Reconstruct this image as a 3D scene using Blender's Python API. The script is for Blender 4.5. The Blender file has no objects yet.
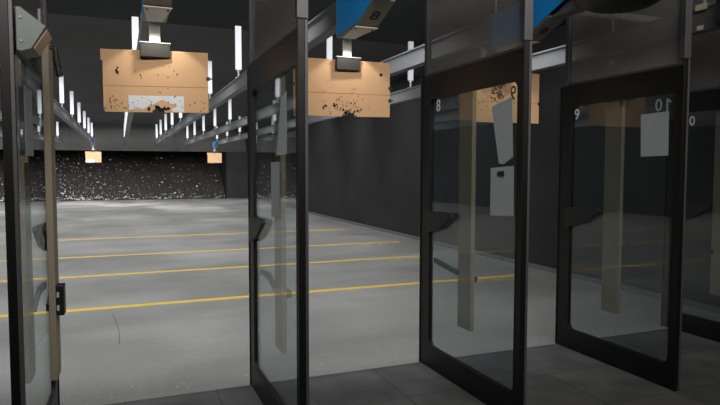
import bpy, bmesh, math, random
from mathutils import Vector, Matrix
C = bpy.context.scene.collection
sc = bpy.context.scene
random.seed(7)

# ------------------------------------------------------------------ camera
YAW, PITCH, ROLL, F = .3821, -.058, .0012, 595.29
cam = bpy.data.objects.new('camera', bpy.data.cameras.new('camera'))
C.objects.link(cam)
cam.location = (0, 0, 1.6)
fw = Vector((math.sin(YAW) * math.cos(PITCH), math.cos(YAW) * math.cos(PITCH), math.sin(PITCH)))
r0 = Vector((math.cos(YAW), -math.sin(YAW), 0))
u0 = r0.cross(fw)
rr = r0 * math.cos(ROLL) + u0 * math.sin(ROLL)
uu = u0 * math.cos(ROLL) - r0 * math.sin(ROLL)
m = Matrix((rr, uu, -fw)).transposed().to_4x4()
m.translation = (0, 0, 1.6)
cam.matrix_world = m
cam.data.sensor_width = 36
cam.data.lens = F / 720 * 36
cam.data.clip_end = 200
sc.camera = cam

# ------------------------------------------------------------------ world, exposure, light
sc.view_settings.view_transform = 'Standard'
sc.view_settings.look = 'None'
sc.view_settings.gamma = 1
sc.view_settings.use_curve_mapping = False
sc.view_settings.exposure = 0
w = bpy.data.worlds.new('world')
sc.world = w
w.use_nodes = True
w.node_tree.nodes['Background'].inputs[0].default_value = (.55, .65, .8, 1)
w.node_tree.nodes['Background'].inputs[1].default_value = .02


def area(name, loc, target, sx, sy, power, col, spread=180):
    d = bpy.data.lights.new(name, 'AREA')
    d.shape = 'RECTANGLE'
    d.size, d.size_y = sx, sy
    d.energy = power
    d.color = col
    d.spread = math.radians(spread)
    o = bpy.data.objects.new(name, d)
    C.objects.link(o)
    o.location = loc
    o.rotation_euler = (Vector(target) - Vector(loc)).to_track_quat('-Z', 'Y').to_euler()
    return o


COOL = (.97, .985, 1)
NEUTRAL = (1, .95, .9)
LIPS = [8.8, 11.65, 14.55, 17.55, 20.5, 23.4, 26.3, 29.3]
# row of lamps just beyond the booths, out of the picture above
area('booth_row_light', (-2.1, 5.1, 3.62), (-2.1, 8.2, 0), 13, .3, 470, COOL, 150)
# lamps tucked behind each baffle lip
for i, y in enumerate(LIPS):
    area('baffle_light', (-1.5, y + .22, 3.72), (-1.5, y + 2.4, 0), 14, .2, [270, 300, 290, 280, 270, 280, 420, 110][i], COOL, 140)
# lamps over the shooting stalls, behind and above the camera
area('stall_light', (1.2, .9, 3.3), (1.8, 4.0, 1.3), 6, .5, 80, NEUTRAL, 120)


# ------------------------------------------------------------------ materials
def lin(c):
    return tuple(((v / 255) / 12.92 if v / 255 <= .04045 else ((v / 255 + .055) / 1.055) ** 2.4) for v in c) + (1,)


def mat(name, rgb, rough=.6, metal=0, spec=.5, noise=0, scale=8, bump=0, stretch=(1, 1, 1)):
    m = bpy.data.materials.new(name)
    m.use_nodes = True
    nt = m.node_tree
    b = nt.nodes['Principled BSDF']
    c = lin(rgb)
    b.inputs['Base Color'].default_value = c
    b.inputs['Roughness'].default_value = rough
    b.inputs['Metallic'].default_value = metal
    b.inputs['Specular IOR Level'].default_value = spec
    if noise or bump:
        tc = nt.nodes.new('ShaderNodeTexCoord')
        mp = nt.nodes.new('ShaderNodeMapping')
        mp.inputs['Scale'].default_value = stretch
        nt.links.new(tc.outputs['Object'], mp.inputs[0])
        n = nt.nodes.new('ShaderNodeTexNoise')
        n.inputs['Scale'].default_value = scale
        n.inputs['Detail'].default_value = 6
        nt.links.new(mp.outputs[0], n.inputs['Vector'])
        if noise:
            rp = nt.nodes.new('ShaderNodeMapRange')
            rp.inputs['From Min'].default_value = .25
            rp.inputs['From Max'].default_value = .75
            rp.inputs['To Min'].default_value = 1 - noise
            rp.inputs['To Max'].default_value = 1 + noise
            nt.links.new(n.outputs[0], rp.inputs[0])
            mx = nt.nodes.new('ShaderNodeVectorMath')
            mx.operation = 'SCALE'
            mx.inputs[0].default_value = c[:3]
            nt.links.new(rp.outputs[0], mx.inputs['Scale'])
            nt.links.new(mx.outputs[0], b.inputs['Base Color'])
        if bump:
            bp = nt.nodes.new('ShaderNodeBump')
            bp.inputs['Strength'].default_value = bump
            bp.inputs['Distance'].default_value = .02
            nt.links.new(n.outputs[0], bp.inputs['Height'])
            nt.links.new(bp.outputs[0], b.inputs['Normal'])
    return m


def glass(name, tint, gloss=1.0, haze=0.0, hazecol=(.3, .3, .3)):
    m = bpy.data.materials.new(name)
    m.use_nodes = True
    nt = m.node_tree
    for n in list(nt.nodes):
        nt.nodes.remove(n)
    out = nt.nodes.new('ShaderNodeOutputMaterial')
    tr = nt.nodes.new('ShaderNodeBsdfTransparent')
    tr.inputs[0].default_value = tint + (1,)
    gl = nt.nodes.new('ShaderNodeBsdfGlossy')
    gl.inputs['Roughness'].default_value = 0.0
    gl.inputs[0].default_value = (gloss, gloss, gloss, 1)
    fr = nt.nodes.new('ShaderNodeFresnel')
    # thin pane, no refraction: the leaving face must reflect as little as the entering one
    geo = nt.nodes.new('ShaderNodeNewGeometry')
    ior = nt.nodes.new('ShaderNodeMapRange')
    ior.inputs['To Min'].default_value = 1.5
    ior.inputs['To Max'].default_value = 1 / 1.5
    nt.links.new(geo.outputs['Backfacing'], ior.inputs[0])
    nt.links.new(ior.outputs[0], fr.inputs[0])
    mx = nt.nodes.new('ShaderNodeMixShader')
    nt.links.new(fr.outputs[0], mx.inputs[0])
    nt.links.new(tr.outputs[0], mx.inputs[1])
    nt.links.new(gl.outputs[0], mx.inputs[2])
    last = mx.outputs[0]
    if haze:
        df = nt.nodes.new('ShaderNodeBsdfDiffuse')
        df.inputs[0].default_value = hazecol + (1,)
        m2 = nt.nodes.new('ShaderNodeMixShader')
        m2.inputs[0].default_value = haze
        nt.links.new(last, m2.inputs[1])
        nt.links.new(df.outputs[0], m2.inputs[2])
        last = m2.outputs[0]
    nt.links.new(last, out.inputs[0])
    return m


def floor_mat():
    m = mat('sealed_concrete', (150, 152, 156), .42, 0, .35)
    nt = m.node_tree
    b = nt.nodes['Principled BSDF']
    tc = nt.nodes.new('ShaderNodeTexCoord')

    def noise(scale, st, detail=5):
        mp = nt.nodes.new('ShaderNodeMapping')
        mp.inputs['Scale'].default_value = st
        n = nt.nodes.new('ShaderNodeTexNoise')
        n.inputs['Scale'].default_value = scale
        n.inputs['Detail'].default_value = detail
        nt.links.new(tc.outputs['Object'], mp.inputs[0])
        nt.links.new(mp.outputs[0], n.inputs['Vector'])
        return n.outputs[0]

    def ramp(src, a, c, lo, hi):
        r = nt.nodes.new('ShaderNodeMapRange')
        r.inputs['From Min'].default_value = a
        r.inputs['From Max'].default_value = c
        r.inputs['To Min'].default_value = lo
        r.inputs['To Max'].default_value = hi
        nt.links.new(src, r.inputs[0])
        return r.outputs[0]

    def mul(a, c):
        q = nt.nodes.new('ShaderNodeMath')
        q.operation = 'MULTIPLY'
        nt.links.new(a, q.inputs[0])
        nt.links.new(c, q.inputs[1])
        return q.outputs[0]
    big = ramp(noise(.5, (1, 1, 1), 7), .38, .64, .80, 1.12)
    swirl = ramp(noise(.9, (.55, 1.4, 1), 8), .35, .68, .86, 1.12)
    fine = ramp(noise(14, (1, 1, 1)), .3, .7, .95, 1.05)
    fac = mul(mul(big, swirl), fine)
    sv = nt.nodes.new('ShaderNodeVectorMath')
    sv.operation = 'SCALE'
    sv.inputs[0].default_value = lin((127, 127, 124))[:3]
    nt.links.new(fac, sv.inputs['Scale'])
    # pale dust drifts in front of the backstop: a wear mark with its own shape
    sep = nt.nodes.new('ShaderNodeSeparateXYZ')
    nt.links.new(tc.outputs['Object'], sep.inputs[0])
    near = ramp(sep.outputs[1], 15, 27, 0, 1)
    streak = ramp(noise(.42, (.8, .55, 1), 9), .5, .6, .0, .8)
    dust = mul(near, streak)
    mx = nt.nodes.new('ShaderNodeMix')
    mx.data_type = 'RGBA'
    nt.links.new(dust, mx.inputs[0])
    nt.links.new(sv.outputs[0], mx.inputs[6])
    mx.inputs[7].default_value = lin((185, 180, 172))
    nt.links.new(mx.outputs[2], b.inputs['Base Color'])
    return m


def tile_mat():
    m = mat('rubber_tile', (54, 55, 56), .75, 0, .3)
    nt = m.node_tree
    b = nt.nodes['Principled BSDF']
    tc = nt.nodes.new('ShaderNodeTexCoord')
    br = nt.nodes.new('ShaderNodeTexBrick')
    br.offset = 0
    br.inputs['Scale'].default_value = 1
    br.inputs['Brick Width'].default_value = .61
    br.inputs['Row Height'].default_value = .61
    br.inputs['Mortar Size'].default_value = .006
    br.inputs['Color1'].default_value = lin((72, 73, 73))
    br.inputs['Color2'].default_value = lin((66, 67, 67))
    br.inputs['Mortar'].default_value = lin((50, 51, 51))
    nt.links.new(tc.outputs['Object'], br.inputs['Vector'])
    n = nt.nodes.new('ShaderNodeTexNoise')
    n.inputs['Scale'].default_value = 3
    n.inputs['Detail'].default_value = 8
    nt.links.new(tc.outputs['Object'], n.inputs['Vector'])
    r = nt.nodes.new('ShaderNodeMapRange')
    r.inputs['From Min'].default_value = .3
    r.inputs['From Max'].default_value = .7
    r.inputs['To Min'].default_value = .7
    r.inputs['To Max'].default_value = 1.4
    nt.links.new(n.outputs[0], r.inputs[0])
    sv = nt.nodes.new('ShaderNodeVectorMath')
    sv.operation = 'SCALE'
    nt.links.new(br.outputs[0], sv.inputs[0])
    nt.links.new(r.outputs[0], sv.inputs['Scale'])
    nt.links.new(sv.outputs[0], b.inputs['Base Color'])
    return m


M = dict(
    floor=floor_mat(), tile=tile_mat(),
    wall=mat('black_acoustic_wall', (46, 46, 47), .9, 0, .2, .2, 1.2, .3, (1, 1, 1)),
    ceil=mat('black_ceiling', (38, 40, 42), .9, 0, .2, .2, 1.5),
    baffle=mat('charcoal_baffle', (60, 61, 62), .8, 0, .3, .2, .8),
    concrete=mat('grey_end_wall', (72, 71, 70), .9, 0, .2, .25, .7),
    rubber=mat('shredded_rubber', (52, 47, 45), .9, 0, .2, .5, 14, 1),
    debris=mat('pale_debris', (225, 225, 225), .7),
    debris2=mat('dull_debris', (120, 118, 116), .8),
    yellow=mat('yellow_floor_paint', (192, 158, 66), .6, 0, .3, .12, 6),
    frame=mat('black_steel', (16, 16, 16), .45, .0, .35, .15, 6),
    frame_up=mat('dark_aluminium', (80, 79, 81), .5, .3, .5),
    strip=mat('tan_post', (150, 141, 122), .6, 0, .4, .06, 4),
    rail=mat('galvanised_rail', (110, 111, 113), .6, .0, .4),
    hanger=mat('white_hanger', (232, 234, 240), .5, 0, .4),
    stub=mat('steel_stub', (150, 152, 156), .4, .6),
    card=mat('cardboard', (222, 180, 138), .85, 0, .2, .05, 5),
    crease=mat('cardboard_crease', (180, 128, 80), .85),
    paper=mat('white_paper', (232, 236, 240), .8),
    paper2=mat('grey_paper', (158, 166, 170), .8, 0, .2, .05, 5),
    hole=mat('bullet_hole_black', (20, 14, 10), .95),
    blue=mat('blue_panel', (28, 165, 255), .45, 0, .5, .06, 3),
    bracket=mat('pale_bracket', (200, 198, 192), .5, .1),
    clamp=mat('grey_clamp', (50, 47, 42), .5, .2),
    housing=mat('grey_housing', (128, 128, 122), .5, .2),
    console=mat('console_green_grey', (92, 100, 98), .5, .1),
    screen=mat('console_screen', (128, 108, 90), .3),
    black=mat('black_plastic', (22, 22, 23), .5),
    cream=mat('cream_fitting', (235, 225, 205), .5),
    white=mat('white_sticker', (225, 228, 230), .6),
    digit=mat('black_sticker', (15, 15, 16), .6),
    glass=glass('ballistic_glass', (.79, .83, .83), .9),
    smoke=glass('smoked_panel', (.70, .69, .68), .55, .36, (.36, .35, .335)),
    gasket=mat('black_gasket', (12, 12, 13), .6),
    beam=mat('pale_beam', (225, 227, 230), .5),
)


# ------------------------------------------------------------------ mesh helpers
def box(bm, lo, hi):
    vs = [bm.verts.new((x, y, z)) for x in (lo[0], hi[0]) for y in (lo[1], hi[1]) for z in (lo[2], hi[2])]
    for f in ((0, 1, 3, 2), (4, 6, 7, 5), (0, 4, 5, 1), (2, 3, 7, 6), (0, 2, 6, 4), (1, 5, 7, 3)):
        bm.faces.new([vs[i] for i in f])


def prism(bm, pts, axis, a, b):
    """polygon pts in the plane across AXIS, extruded from a to b. axis 0: pts=(y,z); 1: (x,z); 2: (x,y)"""
    def P(p, t):
        return ((t, p[0], p[1]), (p[0], t, p[1]), (p[0], p[1], t))[axis]
    A = [bm.verts.new(P(p, a)) for p in pts]
    B = [bm.verts.new(P(p, b)) for p in pts]
    n = len(pts)
    bm.faces.new(A)
    bm.faces.new(B[::-1])
    for i in range(n):
        bm.faces.new((A[i], A[(i + 1) % n], B[(i + 1) % n], B[i]))


def cyl(bm, a, b, r, n=16, r2=None):
    a, b = Vector(a), Vector(b)
    d = (b - a)
    q = d.to_track_quat('Z', 'Y').to_matrix().to_4x4()
    q.translation = (a + b) / 2
    bmesh.ops.create_cone(bm, cap_ends=True, segments=n, radius1=r, radius2=r if r2 is None else r2, depth=d.length, matrix=q)


def ring_plate(bm, outer, inner, x0, x1):
    """plate in the YZ plane between x0 and x1 with one opening"""
    def loop(pts):
        vs = [bm.verts.new((x0, p[0], p[1])) for p in pts]
        return [bm.edges.new((vs[i], vs[(i + 1) % len(vs)])) for i in range(len(vs))]
    es = loop(outer) + loop(inner)
    g = bmesh.ops.triangle_fill(bm, use_beauty=True, edges=es)
    fs = [f for f in g['geom'] if isinstance(f, bmesh.types.BMFace)]
    ex = bmesh.ops.extrude_face_region(bm, geom=fs)
    bmesh.ops.translate(bm, vec=(x1 - x0, 0, 0), verts=[v for v in ex['geom'] if isinstance(v, bmesh.types.BMVert)])


def rrect(y0, y1, z0, z1, r, n=6):
    out = []
    for cx, cz, a0 in ((y1 - r, z1 - r, 0), (y0 + r, z1 - r, 90), (y0 + r, z0 + r, 180), (y1 - r, z0 + r, 270)):
        for i in range(n + 1):
            a = math.radians(a0 + 90 * i / n)
            out.append((cx + r * math.cos(a), cz + r * math.sin(a)))
    return out


def obj(name, bm, m, parent=None, bevel=0, smooth=False, loc=None):
    bmesh.ops.recalc_face_normals(bm, faces=bm.faces[:])
    me = bpy.data.meshes.new(name)
    bm.to_mesh(me)
    bm.free()
    me.materials.append(M[m] if isinstance(m, str) else m)
    o = bpy.data.objects.new(name, me)
    C.objects.link(o)
    if parent:
        o.parent = parent
    if loc:
        o.location = loc
    if bevel:
        b = o.modifiers.new('bevel', 'BEVEL')
        b.width = bevel
        b.segments = 2
        b.limit_method = 'ANGLE'
    if smooth:
        for p in me.polygons:
            p.use_smooth = True
    return o


def part(name, m, parent, *boxes, bevel=0):
    bm = bmesh.new()
    for lo, hi in boxes:
        box(bm, lo, hi)
    return obj(name, bm, m, parent, bevel)


def tag(o, label, cat, group=None, kind=None):
    o['label'] = label
    o['category'] = cat
    if group:
        o['group'] = group
    if kind:
        o['kind'] = kind
    return o


def struct(name, bm, m):
    o = obj(name, bm, m)
    o['kind'] = 'structure'
    return o


def thing(name, loc, label, cat, group=None):
    o = bpy.data.objects.new(name, None)
    C.objects.link(o)
    o.location = loc
    o.empty_display_size = .1
    return tag(o, label, cat, group)


def text(name, s, size, m, parent, rot, loc, depth=.0008):
    """lettering as a mesh. rot: Euler; the glyph box is centred on loc"""
    cu = bpy.data.curves.new(name, 'FONT')
    cu.body = s
    cu.size = size
    cu.extrude = depth
    cu.align_x = 'CENTER'
    cu.align_y = 'CENTER'
    cu.offset = size * .012
    t = bpy.data.objects.new(name, cu)
    C.objects.link(t)
    dg = bpy.context.evaluated_depsgraph_get()
    me = bpy.data.meshes.new_from_object(t.evaluated_get(dg))
    bpy.data.objects.remove(t)
    me.materials.clear()
    me.materials.append(M[m])
    o = bpy.data.objects.new(name, me)
    C.objects.link(o)
    o.parent = parent
    o.rotation_euler = rot
    o.location = loc
    return o


# ------------------------------------------------------------------ room shell
WX, LX = 6.2, -9.4
YF = 4.3
bm = bmesh.new(); box(bm, (LX, YF, -.1), (WX, 36.5, 0)); struct('floor', bm, 'floor')
bm = bmesh.new(); box(bm, (LX, -2.5, -.1), (WX, YF, 0)); struct('floor_booths', bm, 'tile')
bm = bmesh.new(); box(bm, (WX, -2.5, 0), (WX + .2, 36.5, 3.9)); struct('wall_right', bm, 'wall')
bm = bmesh.new(); box(bm, (LX - .2, -2.5, 0), (LX, 36.5, 3.9)); struct('wall_left', bm, 'wall')
bm = bmesh.new(); box(bm, (LX, -2.7, 0), (WX, -2.5, 3.9)); struct('wall_back', bm, 'wall')
bm = bmesh.new(); box(bm, (LX, 36.5, 0), (WX, 36.7, 3.9)); struct('wall_rear_trap', bm, 'wall')
bm = bmesh.new(); box(bm, (LX - .2, -2.7, 3.9), (WX + .2, 36.7, 4.0)); struct('ceiling', bm, 'ceil')
# end wall hanging above the backstop, cast in sections
bm = bmesh.new()
x = LX
while x < WX - .05:
    x2 = min(x + 2.4, WX)
    box(bm, (x + .012, 31.7, 2.43), (x2 - .012, 31.95, 3.9))
    x = x2
box(bm, (LX, 31.76, 2.43), (WX, 31.9, 3.9))
box(bm, (LX, 31.62, 2.43), (WX, 31.7, 2.75))
struct('wall_end', bm, 'concrete')
bm = bmesh.new(); prism(bm, [(5.15, 31.55), (5.15, 36.4), (WX - .01, 36.4), (WX - .01, 31.25)], 2, 0, 2.43); struct('wall_end_pier', bm, 'wall')
bm = bmesh.new(); box(bm, (WX - .1, YF, 0), (WX, 31.2, .05)); struct('trim_1', bm, mat('grey_kerb', (92, 94, 97), .7))

# ceiling baffles: tilted slabs between the hangers
prev = 5.7
ORD = ['nearest', 'second nearest', 'third', 'fourth', 'fifth', 'sixth', 'seventh', 'farthest']
for i, y in enumerate(LIPS):
    bm = bmesh.new()
    prism(bm, [(prev + .35, 3.84), (y, 3.60), (y, 3.66), (prev + .35, 3.90)], 0, LX, WX)
    o = obj('ceiling_baffle', bm, 'baffle' if i else 'ceil')
    tag(o, 'dark slanted ceiling baffle spanning all lanes, %s from the shooting booths' % ORD[i], 'ceiling baffle', 'ceiling baffles')
    prev = y

# ------------------------------------------------------------------ painted lines
for (y, xe, nm) in ((7.32, 5.5, 'nearest the booths'), (9.58, 5.3, 'second from the booths'),
                    (11.67, 5.6, 'third from the booths'), (14.6, 5.45, 'farthest from the booths')):
    root = bmesh.new()
    box(root, (LX + .3, y - .055, 0), (xe, y + .055, .002))
    o = obj('floor_line', root, 'yellow')
    tag(o, 'yellow painted line across the range floor, ' + nm, 'floor line', 'yellow lines on the range floor')
    bm = bmesh.new()
    for k in range(7):
        for q in range(2):
            if (k * 3 + q) % 5 == 1: continue
            box(bm, (xe - 1.0 + k * .14, y - .27 + q * .09, 0), (xe - .92 + k * .14, y - .23 + q * .09, .002))
    obj('stencil_mark', bm, 'yellow', o)

# ------------------------------------------------------------------ backstop
def berm_z(x, y):
    return (y - 31.6) * .78 + .10 * math.sin(x * 1.3 + y) * min(1, (y - 31.6)) + .04 * math.sin(x * 5.1 + y * 3)


bm = bmesh.new()
nx, ny = 150, 40
grid = []
for j in range(ny + 1):
    y = 31.6 + 4.6 * j / ny
    row = []
    for i in range(nx + 1):
        x = LX + .05 + (5.1 - LX - .05) * i / nx
        z = max(0, berm_z(x, y)) + random.uniform(-.03, .03) * (j > 0)
        if j == 0: z = -.01
        row.append(bm.verts.new((x, y, z)))
    grid.append(row)
for j in range(ny):
    for i in range(nx):
        bm.faces.new((grid[j][i], grid[j][i + 1], grid[j + 1][i + 1], grid[j + 1][i]))
low = [bm.verts.new((LX + .05, 31.6, -.01)), bm.verts.new((5.1, 31.6, -.01)), bm.verts.new((5.1, 36.2, -.01)), bm.verts.new((LX + .05, 36.2, -.01))]
bm.faces.new(low)
o = obj('rubber_backstop', bm, 'rubber')
tag(o, 'sloping black bank of shredded rubber across the end of the range', 'backstop', None, 'stuff')


def debris(name, count, m, label, smin, smax, bias):
    bm = bmesh.new()
    for k in range(count):
        x = random.uniform(LX + .1, 5.05)
        if random.random() < .3: x = min(5.0, random.gauss(-2.2, 1.8))
        t = random.random() ** bias
        y = 31.65 + 2.9 * t
        if x > -1 and random.random() < .35: continue
        s = random.uniform(smin, smax) * (1.8 if random.random() < .06 else 1)
        z = max(0, berm_z(x, y)) + .03
        c = Vector((x, y, z))
        pts = [c + Vector((random.uniform(-1, 1), random.uniform(-.4, .4), random.uniform(-1, 1) * .8)) * s for _ in range(3)]
        pts.append(c + Vector((0, -s * .8, s * .3)))
        v = [bm.verts.new(p) for p in pts]
        for f in ((0, 1, 2), (0, 1, 3), (1, 2, 3), (0, 2, 3)):
            bm.faces.new([v[i] for i in f])
    o = obj(name, bm, m)
    tag(o, label, 'debris', None, 'stuff')


debris('white_debris', 1700, 'debris', 'bright white bits of target paper scattered over the rubber backstop', .02, .07, 3.0)
debris('grey_debris', 1500, 'debris2', 'dull grey scraps scattered over the rubber backstop', .015, .045, 1.1)

# ------------------------------------------------------------------ rails and hangers
def lane_x(n):
    return -.465 + 1.375 * (n - 6.5)


LANE_WORD = {3: 'third rail left of the middle stall', 4: 'lane four', 5: 'lane five', 6: 'lane six', 7: 'lane seven', 8: 'lane eight', 9: 'lane nine', 10: 'lane ten'}
RAIL_AT = {3: 'farthest left of the ceiling rails', 4: 'third rail to the left of the nearest cardboard target',
           5: 'second rail to the left of the nearest cardboard target',
           6: 'ending above the small target at left of the backstop', 7: 'directly above the largest cardboard target',
           8: 'carrying the blue carriage numbered 8', 9: 'carrying the blue carriage numbered 9',
           10: 'above the small target at right of the backstop'}


def rail_profile():
    return [(-.05, 2.69), (.05, 2.69), (.05, 2.704), (.012, 2.712), (.012, 2.858), (.036, 2.866), (.036, 2.88),
            (-.036, 2.88), (-.036, 2.866), (-.012, 2.858), (-.012, 2.712), (-.05, 2.704)]


HY = [8.65 + 2.95 * k for k in range(8)]
proto = None
HORD = ['first', 'second', 'third', 'fourth', 'fifth', 'sixth', 'seventh', 'last']
for n in range(4, 11):
    X = lane_x(n)
    bm = bmesh.new()
    prism(bm, [(X + a, b) for a, b in rail_profile()], 1, -1.5 if n > 5 else 8, 31.2)
    o = obj('target_rail', bm, 'rail')
    tag(o, 'long grey metal ceiling rail, ' + RAIL_AT[n], 'rail', 'ceiling rails')
    for k, y in enumerate(HY):
        if k < {4: 5, 5: 3}.get(n, 0): continue
        if proto is None:
            h = bpy.data.objects.new('rail_hanger', None)
            C.objects.link(h)
            b1 = bmesh.new(); box(b1, (-.043, -.02, .12), (.043, .02, .74))
            a = obj('sleeve', b1, 'hanger', h, .004)
            b2 = bmesh.new(); cyl(b2, (0, 0, .0), (0, 0, .125), .014, 10); box(b2, (-.04, -.03, 0), (.04, .03, .014)); cyl(b2, (0, 0, .09), (0, 0, .115), .026, 6)
            b = obj('rod', b2, 'stub', h)
            proto = h
        else:
            h = proto.copy(); C.objects.link(h)
            for ch in (a, b):
                c = ch.copy(); C.objects.link(c); c.parent = h
        h.location = (X, y, 2.88)
        tag(h, 'white upright hanger, %s from the booths on the rail %s' % (HORD[k - {4: 5, 5: 3}.get(n, 0)] if k < 7 else 'last', {
            3: 'farthest left', 4: 'third left of the nearest target', 5: 'second left of the nearest target', 6: 'ending above the small left target',
            7: 'above the largest target', 8: 'of the carriage numbered 8', 9: 'of the carriage numbered 9', 10: 'at far right'}[n]),
            'rail hanger', 'white rail hangers')

# ------------------------------------------------------------------ target carriages, holders and cardboard
def spot(loc, target, power, ang, parent=None, blend=.35):
    d = bpy.data.lights.new('target_lamp', 'SPOT')
    d.energy = power
    d.spot_size = math.radians(ang)
    d.spot_blend = blend
    d.color = (1, .95, .88)
    d.shadow_soft_size = .02
    o = bpy.data.objects.new('target_lamp', d)
    C.objects.link(o)
    o.location = loc
    o.rotation_euler = (Vector(target) - Vector(loc)).to_track_quat('-Z', 'Y').to_euler()
    return o


def carriage(X, Y, num, label, lamp=14, z=0.0, small=False):
    """Y = target plane; carriage hangs on the rail, its nose towards the booths"""
    t = thing('target_carriage', (X, Y, 0), label, 'target carriage', 'target carriages')
    W = .078
    for s in (-1, 1):
        bm = bmesh.new()
        a = s * W
        prism(bm, [(.02, 2.60), (-.42, 2.605), (-.93, 2.80), (-.93, 2.872), (.02, 2.872)], 0, a, a - s * .006)
        obj('side_panel', bm, 'blue', t)
    bm = bmesh.new()
    prism(bm, [(.02, 2.585), (-.42, 2.59), (-.42, 2.605), (.02, 2.60)], 0, -W, W)
    prism(bm, [(-.42, 2.59), (-.70, 2.69), (-.70, 2.705), (-.42, 2.605)], 0, -W, W)
    obj('underside', bm, 'housing', t, .002)
    # bracket, stem, clamp
    bm = bmesh.new()
    prism(bm, [(-.085, -.40), (.085, -.40), (.05, -.02), (-.05, -.02)], 2, 2.578, 2.585)
    br = obj('bracket', bm, 'bracket', t, .001)
    if not small:
        for q in (-1, 1):
            bm = bmesh.new(); cyl(bm, (q * .062, -.345, 2.573), (q * .062, -.345, 2.579), .008, 10); obj('bolt', bm, 'black', br)
    part('stem', 'bracket', t, ((-.036, -.012, 2.42), (.036, -.004, 2.578)), bevel=.002)
    cl = part('clamp', 'clamp', t, ((-.095, -.045, 2.34), (.095, -.006, 2.43)), ((-.095, .006, 2.34), (.095, .03, 2.43)), ((-.095, -.045, 2.424), (.095, .03, 2.432)), bevel=.003)
    part('lip', 'bracket', cl, ((-.1, -.05, 2.432), (.1, .032, 2.437)))
    if num:
        ang = math.atan2(.10, .28)
        text('number', num, .135, 'digit', t, (math.pi - ang, 0, 0), (.005, -.53, 2.59 + .11 * .357 - .002), .001)
    if lamp:
        spot((X, Y - .17, 2.55), (X, Y - .03, 2.1), lamp, 100, blend=.2)
    return t


def jag(pts, x0, x1, z, depth, n, rnd):
    out = []
    for i in range(n + 1):
        t = i / n
        out.append((x0 + (x1 - x0) * t, z + depth * math.sin(math.pi * t) ** .7 * rnd.uniform(.6, 1.15)))
    return out


def cardboard(X, Y, z0, z1, w, label, seed, clusters, notch=None, sheet=False, clips=(), detail=True, tilt=0):
    rnd = random.Random(seed)
    t = thing('cardboard_target', (X, Y, 0), label, 'target', 'cardboard targets')
    t.rotation_euler = (0, 0, tilt)
    hw = w / 2
    T = .005
    pts = [(-hw, z1), (-hw, z1 - .07), (-hw + .012, z1 - .075), (-hw + .014, z0 + .02), (-hw + .022, z0)]
    if notch:
        pts += jag(None, notch[0], notch[1], z0, notch[2], 9, rnd)
    pts += [(hw, z0 + .004), (hw, z1 - .004), (hw * .3, z1)]
    bm = bmesh.new()
    prism(bm, pts, 1, -T / 2, T / 2)
    obj('board', bm, 'card', t)
    if not detail:
        if sheet:
            part('paper_sheet', 'paper', t, ((-hw + .02, -T / 2 - .002, z0), (hw * .1, -T / 2, z0 + .13)))
        return t
    part('crease', 'crease', t, ((-hw + .016, -T / 2 - .0012, z0 + .172), (hw, -T / 2, z0 + .176)))
    if sheet:
        # torn white sheet along the lower edge
        bm = bmesh.new()
        a, b, top = -.175, .185, z0 + .112
        lowp = [(a, z0 + .012), (a + .03, z0 + .02), (a + .06, z0 + .032), (a + .09, z0 + .018), (a + .115, z0 + .035), (a + .135, z0 + .05),
                (a + .165, z0 + .055), (a + .19, z0 + .072), (a + .225, z0 + .085), (a + .255, z0 + .065), (a + .29, z0 + .058), (a + .318, z0 + .046),
                (a + .30, z0 + .034), (a + .275, z0 + .022), (a + .29, z0 + .006), (b, z0 + .006)]
        prism(bm, [(a, top - .001)] + lowp + [(b, top)], 1, -T / 2 - .0015, -T / 2 - .0002)
        obj('paper_sheet', bm, 'paper', t)
    bm = bmesh.new()
    for (cx, cz, sx, sz, cnt, r0, r1) in clusters:
        for k in range(cnt):
            x = rnd.gauss(cx, sx); z = rnd.gauss(cz, sz)
            if not (-hw + .02 < x < hw - .01 and z0 + .005 < z < z1 - .01): continue
            r = rnd.uniform(r0, r1)
            vs = []
            for q in range(9):
                an = q / 9 * 2 * math.pi
                rad = r * rnd.uniform(.6, 1.25)
                vs.append((x + rad * math.cos(an), z + rad * math.sin(an)))
            prism(bm, vs, 1, -T / 2 - .0030, -T / 2 - .0018)
    obj('bullet_hole_cluster', bm, 'hole', t)['kind'] = 'stuff'
    for (s, z) in clips:
        part('clip', 'black', t, ((s * hw - .012, -.010, z - .012), (s * hw + .012, .008, z + .012)), ((s * hw + s * .01 - .008, -.004, z - .004), (s * hw + s * .01 + .014 * s + .008, .004, z + .004)), bevel=.002)
    return t


carriage(lane_x(7) + .01, 4.3, None, 'grey carriage with pale bracket holding the largest cardboard target', 5)
carriage(lane_x(8) + .02, 4.3, '8', 'blue sided target carriage with a black number 8 underneath', 4.2)
carriage(lane_x(9), 4.25, '9', 'blue sided target carriage with a black number 9 underneath', 4.2)
carriage(lane_x(6), 30.2, None, 'tiny distant carriage above the small target at left of the backstop', 1.5, small=True)
carriage(lane_x(10), 30.2, None, 'tiny distant blue carriage above the small target at right of the backstop', 1.5, small=True)

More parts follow.
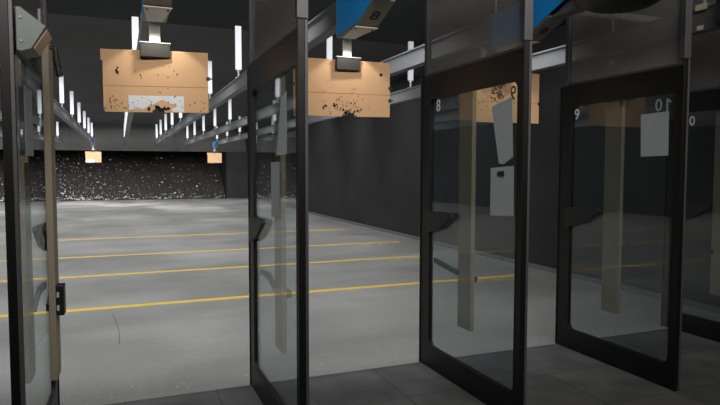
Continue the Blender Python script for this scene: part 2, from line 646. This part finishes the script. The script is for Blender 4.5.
cardboard(.232, 4.3, 1.975, 2.39, .695, 'largest cardboard target with a torn white sheet along its lower edge', 3,
          [(-.26, 2.03, .035, .03, 26, .002, .005), (-.2, 2.02, .05, .03, 12, .002, .004), (0, 2.06, .09, .04, 22, .002, .005), (.25, 2.02, .06, .04, 14, .002, .005),
           (0.01, 2.22, .13, .05, 6, .003, .006), (.09, 2.26, .06, .01, 3, .003, .005), (-.245, 2.235, .004, .012, 4, .006, .009), (.02, 2.0, .03, .012, 16, .006, .014)],
          (-.02, .06, .045), True, ((-1, 2.17), (1, 2.21)), tilt=-.20)
cardboard(1.625, 4.3, 1.993, 2.42, .69, 'cardboard target partly hidden behind the second divider, hanging under the number 8', 5,
          [(-.02, 2.04, .08, .035, 40, .003, .007), (0, 2.09, .12, .05, 30, .002, .005), (0.03, 2.02, .05, .02, 16, .007, .013), (-.18, 2.06, .01, .01, 3, .007, .01), (.27, 2.32, .002, .002, 2, .010, .012),
           (0, 2.2, .15, .06, 10, .002, .005)],
          (-.05, .06, .05), False, ((1, 2.22), (1, 2.125)), tilt=-.06)
cardboard(3.05, 4.28, 1.985, 2.42, .70, 'cardboard target seen through the third divider beside its reversed 9', 8,
          [(-.085, 2.255, .03, .035, 45, .006, .013), (-.06, 2.2, .09, .06, 30, .003, .007), (-.08, 2.2, .08, .07, 20, .002, .005)],
          None, False, ((1, 2.16),))
cardboard(lane_x(6), 30.2, 1.84, 2.34, .68, 'small distant target with white paper at left of the backstop', 9, [], None, True, (), False)
cardboard(lane_x(10), 30.2, 1.84, 2.34, .70, 'small distant target at right of the backstop', 10, [], None, False, (), False)

# ------------------------------------------------------------------ booth dividers
DIV = [(-.44, 'leftmost black steel and glass booth divider, with a control box on its post', 'A'),
       (.88, 'black steel and glass booth divider left of centre, overlapping the second target', 'B'),
       (2.283, 'black booth divider with an 8 on its glass and two taped papers', 'C'),
       (3.68, 'black booth divider with a 9 on its glass and one square paper', 'D'),
       (5.10, 'black booth divider cut off by the right edge of the photo', 'E')]


def divider(X, label, key):
    t = thing('booth_divider', (X, 3.74 if key == 'E' else 3.64, 0), label, 'booth divider', 'booth dividers')
    if key == 'A': t.rotation_euler = (0, 0, -.02)
    y0, y1 = {'A': -.60, 'D': -.585}.get(key, -.65), .66       # local y
    ZT = 2.32
    bm = bmesh.new()
    ring_plate(bm, [(y0, 0), (y1, 0), (y1, ZT), (y0, ZT)], rrect(y0 + .055, y1 - .13, .17, 2.145, .06), -.017, .017)
    fr = obj('frame', bm, 'frame', t, .002)
    bm = bmesh.new()
    ring_plate(bm, rrect(y0 + .055, y1 - .13, .17, 2.145, .06), rrect(y0 + .063, y1 - .138, .178, 2.137, .054), -.019, .019)
    obj('gasket', bm, 'gasket', t)
    bm = bmesh.new(); box(bm, (-.006, y0 + .045, .16), (.006, y1 - .12, 2.155))
    obj('glass_pane', bm, 'glass', t)
    # near edge cover, a grey aluminium channel
    part('edge_channel', 'frame', t, ((-.027, y0 - .012, 0.0), (.010, y0 - .0005, 2.36)), bevel=.002)
    part('edge_strip', 'frame_up', t, ((.0105, y0 - .014, 0.0), (.027, y0 - .0005, 2.36)), bevel=.002)
    # upper half: aluminium posts and a smoked panel
    z0, z1 = 2.325, 3.45
    part('far_cover', 'frame', t, ((-.024, y1 + .0005, 0), (.024, y1 + .012, 2.32)), bevel=.002)
    part('upper_post', 'frame_up', t, ((-.022, y1 - .085, z0), (.022, y1 - .045, z1)), bevel=.002)
    part('upper_post', 'frame_up', t, ((-.030, y0 - .014, 2.365), (.030, y0 + .03, z1)), bevel=.002)
    bm = bmesh.new(); box(bm, (-.005, y0 + .031, z0), (.005, y1 - .086, z1))
    obj('smoked_panel', bm, 'smoke', t)
    part('panel_strip', 'frame_up', t, ((-.012, y0 + .031, z0), (-.0055, y1 - .086, z0 + .016)))
    # bench bracket on the left face of the far stile
    bm = bmesh.new()
    bx = (.0175, .045) if key == 'A' else (-.045, -.0175)
    prism(bm, [(y1 - .10, 1.255), (y1 - .50, 1.265), (y1 - .515, 1.24), (y1 - .32, 1.13), (y1 - .10, 1.075)], 0, *bx)
    bmx = bm
    obj('bench_bracket', bmx, 'black', t, .004)
    for z in (1.32, 1.0, .84, .68, .45):
        bm = bmesh.new()
        cyl(bm, (-.024, y1 - .02, z), (-.0172, y1 - .02, z), .008, 8)
        obj('bolt', bm, 'black', t)
    # tan post standing off the right face, with its arm and latch block
    ps = part('standoff_post', 'strip', t, ((.055, .03, .41), (.090, .205, 2.285)), bevel=.003)
    for z in (2.2,):
        part('spacer', 'black', ps, ((.0065, .10, z), (.0545, .14, z + .035)))
    if key in 'AB':
        arm = [(y1 - .13, .845), (.30, .85), (.12, .785), (.12, .825), (.30, .895), (y1 - .13, .885)]
    else:
        arm = [(y1 - .13, .845), (.18, .80), (.18, .84), (y1 - .13, .885)]
    if key != 'D':
        bm = bmesh.new()
        prism(bm, arm, 0, .030, .050)
        obj('arm', bm, 'black', t)
        zz = (.77, .94) if key == 'A' else (.765, .805)
        lb = part('latch_block', 'black', t, ((.091, .05, zz[0]), (.130, .14, zz[1])), bevel=.004)
        if key == 'A':
            for z in (.80, .875):
                part('catch', 'bracket', lb, ((.094, .044, z), (.106, .0499, z + .03)))
    return t


DV = {}
for X, lab, key in DIV:
    DV[key] = divider(X, lab, key)
PI = math.pi
LEFT = (PI / 2, 0, -PI / 2)      # readable from -X
RIGHT = (PI / 2, 0, PI / 2)      # readable from +X
for key, s, y, z, rot, mm in (('C', '8', .41, 2.075, LEFT, 'white'), ('C', '9', -.51, 2.065, RIGHT, 'digit'),
                              ('D', '9', .47, 2.06, LEFT, 'white'), ('D', '0', -.36, 2.06, RIGHT, 'white'), ('E', '0', .40, 2.05, LEFT, 'white')):
    sx = -.0075 if rot is LEFT else .0075
    o = text('lane_number', s, .125, mm, DV[key], rot, (sx, y, z))
    if s == '0':          # the 1 of the 10, a stroke with a flag, before the 0 in reading order
        q = 1 if rot is LEFT else -1
        yc = y + q * .078
        bm = bmesh.new()
        prism(bm, [(yc - q * .012, z - .044), (yc - q * .012, z + .044), (yc + q * .004, z + .044), (yc + q * .030, z + .024), (yc + q * .030, z + .010), (yc + q * .006, z + .024), (yc + q * .006, z - .044)],
              0, sx - .0008, sx + .0008)
        obj('lane_number', bm, mm, DV[key])


def sheet(key, pts, label, curl=0.0, clip=None):
    """taped paper on a divider's glass; pts are (y, z) in world units"""
    X = DV[key].location.x
    bm = bmesh.new()
    a = X + .012 if key == 'A' else X - .0085
    prism(bm, pts, 0, a, a + .001)
    t = obj('paper_notice', bm, 'paper2')
    tag(t, label, 'paper', 'papers on the divider glass')
    if clip:
        y, z = clip
        part('clip', 'black', t, ((a - .012, y - .03, z - .014), (a - .0005, y + .03, z + .014)))
    return t


sheet('C', [(3.34, 2.0), (3.12, 2.045), (3.10, 1.67), (3.20, 1.625), (3.25, 1.63)], 'skewed grey paper taped on the third divider, upper of its two')
t = sheet('C', [(3.34, 1.60), (3.09, 1.615), (3.085, 1.30), (3.34, 1.285)], 'square grey paper hanging on the third divider, lower of its two', clip=(3.22, 1.565))
sheet('D', [(3.425, 2.005), (3.175, 2.012), (3.17, 1.692), (3.415, 1.688)], 'square pale paper taped beside the reversed 10 on the fourth divider')
sheet('B', [(3.40, 2.0), (3.28, 2.03), (3.28, 1.68), (3.52, 1.675)], 'slanted grey paper on the second divider, upper of its two')
sheet('B', [(3.66, 1.635), (3.45, 1.635), (3.45, 1.30), (3.66, 1.295)], 'grey paper on the second divider, lower of its two')
sheet('A', [(3.60, 2.0), (3.32, 2.0), (3.32, 1.66), (3.60, 1.66)], 'pale paper notice on the first divider beside its near post')

# ------------------------------------------------------------------ control box on the first divider
t = thing('control_box', (-.343, 3.05, 2.105), 'grey green control box with a slanted screen on the leftmost post', 'control box')
bm = bmesh.new()
prism(bm, [(-.072, .20), (-.055, .205), (.048, .125), (-.012, .022), (-.052, .008), (-.072, .012)], 1, -.02, .19)
obj('case', bm, 'console', t, .004)
bm = bmesh.new()
prism(bm, [(.046, .112), (.052, .110), (-.002, .022), (-.008, .030)], 1, -.01, .18)
obj('screen', bm, 'screen', t)
for z in (.158, .055):
    bm = bmesh.new(); cyl(bm, (-.052, -.025, z), (-.052, -.0195, z), .006, 10); obj('screw', bm, 'housing', t)
bm = bmesh.new()
for k in range(9):
    cyl(bm, (-.31 + .002 * k, 3.6, 2.19 - k * .012), (-.308 + .002 * k, 3.6, 2.183 - k * .012), .021 if k % 2 else .017, 14)
cyl(bm, (-.312, 3.6, 2.24), (-.294, 3.6, 2.09), .013, 12)
cyl(bm, (-.312, 3.6, 2.235), (-.338, 3.6, 2.238), .010, 10)
tag(obj('cable_gland', bm, 'black'), 'short black ribbed cable end hanging below the control box', 'cable')

# ------------------------------------------------------------------ overhead fittings near the booths
part_o = part('cross_beam', 'beam', None, ((3.95, 4.62, 3.09), (5.6, 4.69, 3.15)), bevel=.004)
tag(part_o, 'pale square cross beam under the ceiling above the fourth divider', 'beam')
for X, y, lab in ((lane_x(10), 4.41, 'thin rod rising from the far right rail, seen through the fourth divider'),
                  (lane_x(9), 4.32, 'thin rod rising from the rail of the number 9 carriage')):
    t = thing('hanger_rod', (X, y, 2.88), lab, 'rod', 'thin hanger rods')
    bm = bmesh.new(); cyl(bm, (0, 0, 0), (0, 0, .17), .006, 8); obj('rod', bm, 'hanger', t)
    part('foot_plate', 'stub', t, ((-.03, -.03, 0), (.03, .03, .012)))
    bm = bmesh.new(); cyl(bm, (0, 0, .15), (0, 0, .178), .014, 6); obj('nut', bm, 'stub', t)
t = thing('rail_clamp', (lane_x(10), 3.44, 2.88), 'bright cream clamp on the rail right of the fourth divider', 'clamp')
part('saddle', 'cream', t, ((-.06, -.05, 0.0), (.06, .05, .018)), ((-.064, -.05, -.03), (-.049, .05, .018)), bevel=.003)
bm = bmesh.new(); cyl(bm, (-.02, 0, .015), (-.02, 0, .075), .010, 10); cyl(bm, (.02, .03, .015), (.02, .03, .06), .012, 10); obj('stud', bm, 'cream', t)
part('hook', 'cream', t, ((-.062, -.02, -.185), (-.049, .03, -.15)))
for n, lab in ((9, 'rounded black housing hanging at the top edge above the fourth divider'), (10, 'rounded black housing hanging in the top right corner')):
    X = lane_x(n)
    prof = [(0, 2.625), (.12, 2.63), (.2, 2.645), (.255, 2.675), (.285, 2.72), (.295, 2.78), (.295, 3.0), (.1, 3.06), (0, 3.06)]
    bm = bmesh.new()
    N = 40
    rings = []
    for (r, z) in prof:
        rings.append([bm.verts.new((r * math.cos(2 * PI * k / N), r * math.sin(2 * PI * k / N), z - 2.625)) for k in range(N)] if r else [bm.verts.new((0, 0, z - 2.625))])
    for a, b in zip(rings, rings[1:]):
        for k in range(N):
            k2 = (k + 1) % N
            if len(a) == 1: bm.faces.new((a[0], b[k], b[k2]))
            elif len(b) == 1: bm.faces.new((a[k], a[k2], b[0]))
            else: bm.faces.new((a[k], a[k2], b[k2], b[k]))
    o = obj('black_housing', bm, 'black', None, 0, True, (X + (.04 if n == 9 else .02), 3.0, 2.625))
    tag(o, lab, 'overhead housing', 'round black housings')

# ------------------------------------------------------------------ small marks on the floor
bm = bmesh.new()
for k in range(70):
    x, y = random.uniform(-.4, 4.2), 4.34 + abs(random.gauss(0, .2))
    q = random.uniform(.002, .006)
    a = random.uniform(0, 6)
    prism(bm, [(x + q * math.cos(a + j * 2.1), y + q * math.sin(a + j * 2.1)) for j in range(3)], 2, 0.0, .003)
tag(obj('paper_flecks', bm, 'debris'), 'tiny pale flecks scattered on the floor along the booth edge', 'debris', None, 'stuff')
bm = bmesh.new()
for j in range(10):
    t0, t1 = j / 10, (j + 1) / 10
    def P(t): return (-.115 + .07 * math.sin(t * 1.9), 6.95 - 1.2 * t)
    (xa, ya), (xb, yb) = P(t0), P(t1)
    prism(bm, [(xa, ya), (xa + .008, ya), (xb + .008, yb), (xb, yb)], 2, 0, .001)
tag(obj('scuff_mark', bm, mat('scuff_grey', (84, 84, 84), .7)), 'thin dark curved scuff on the grey floor right of the leftmost divider', 'scuff mark')
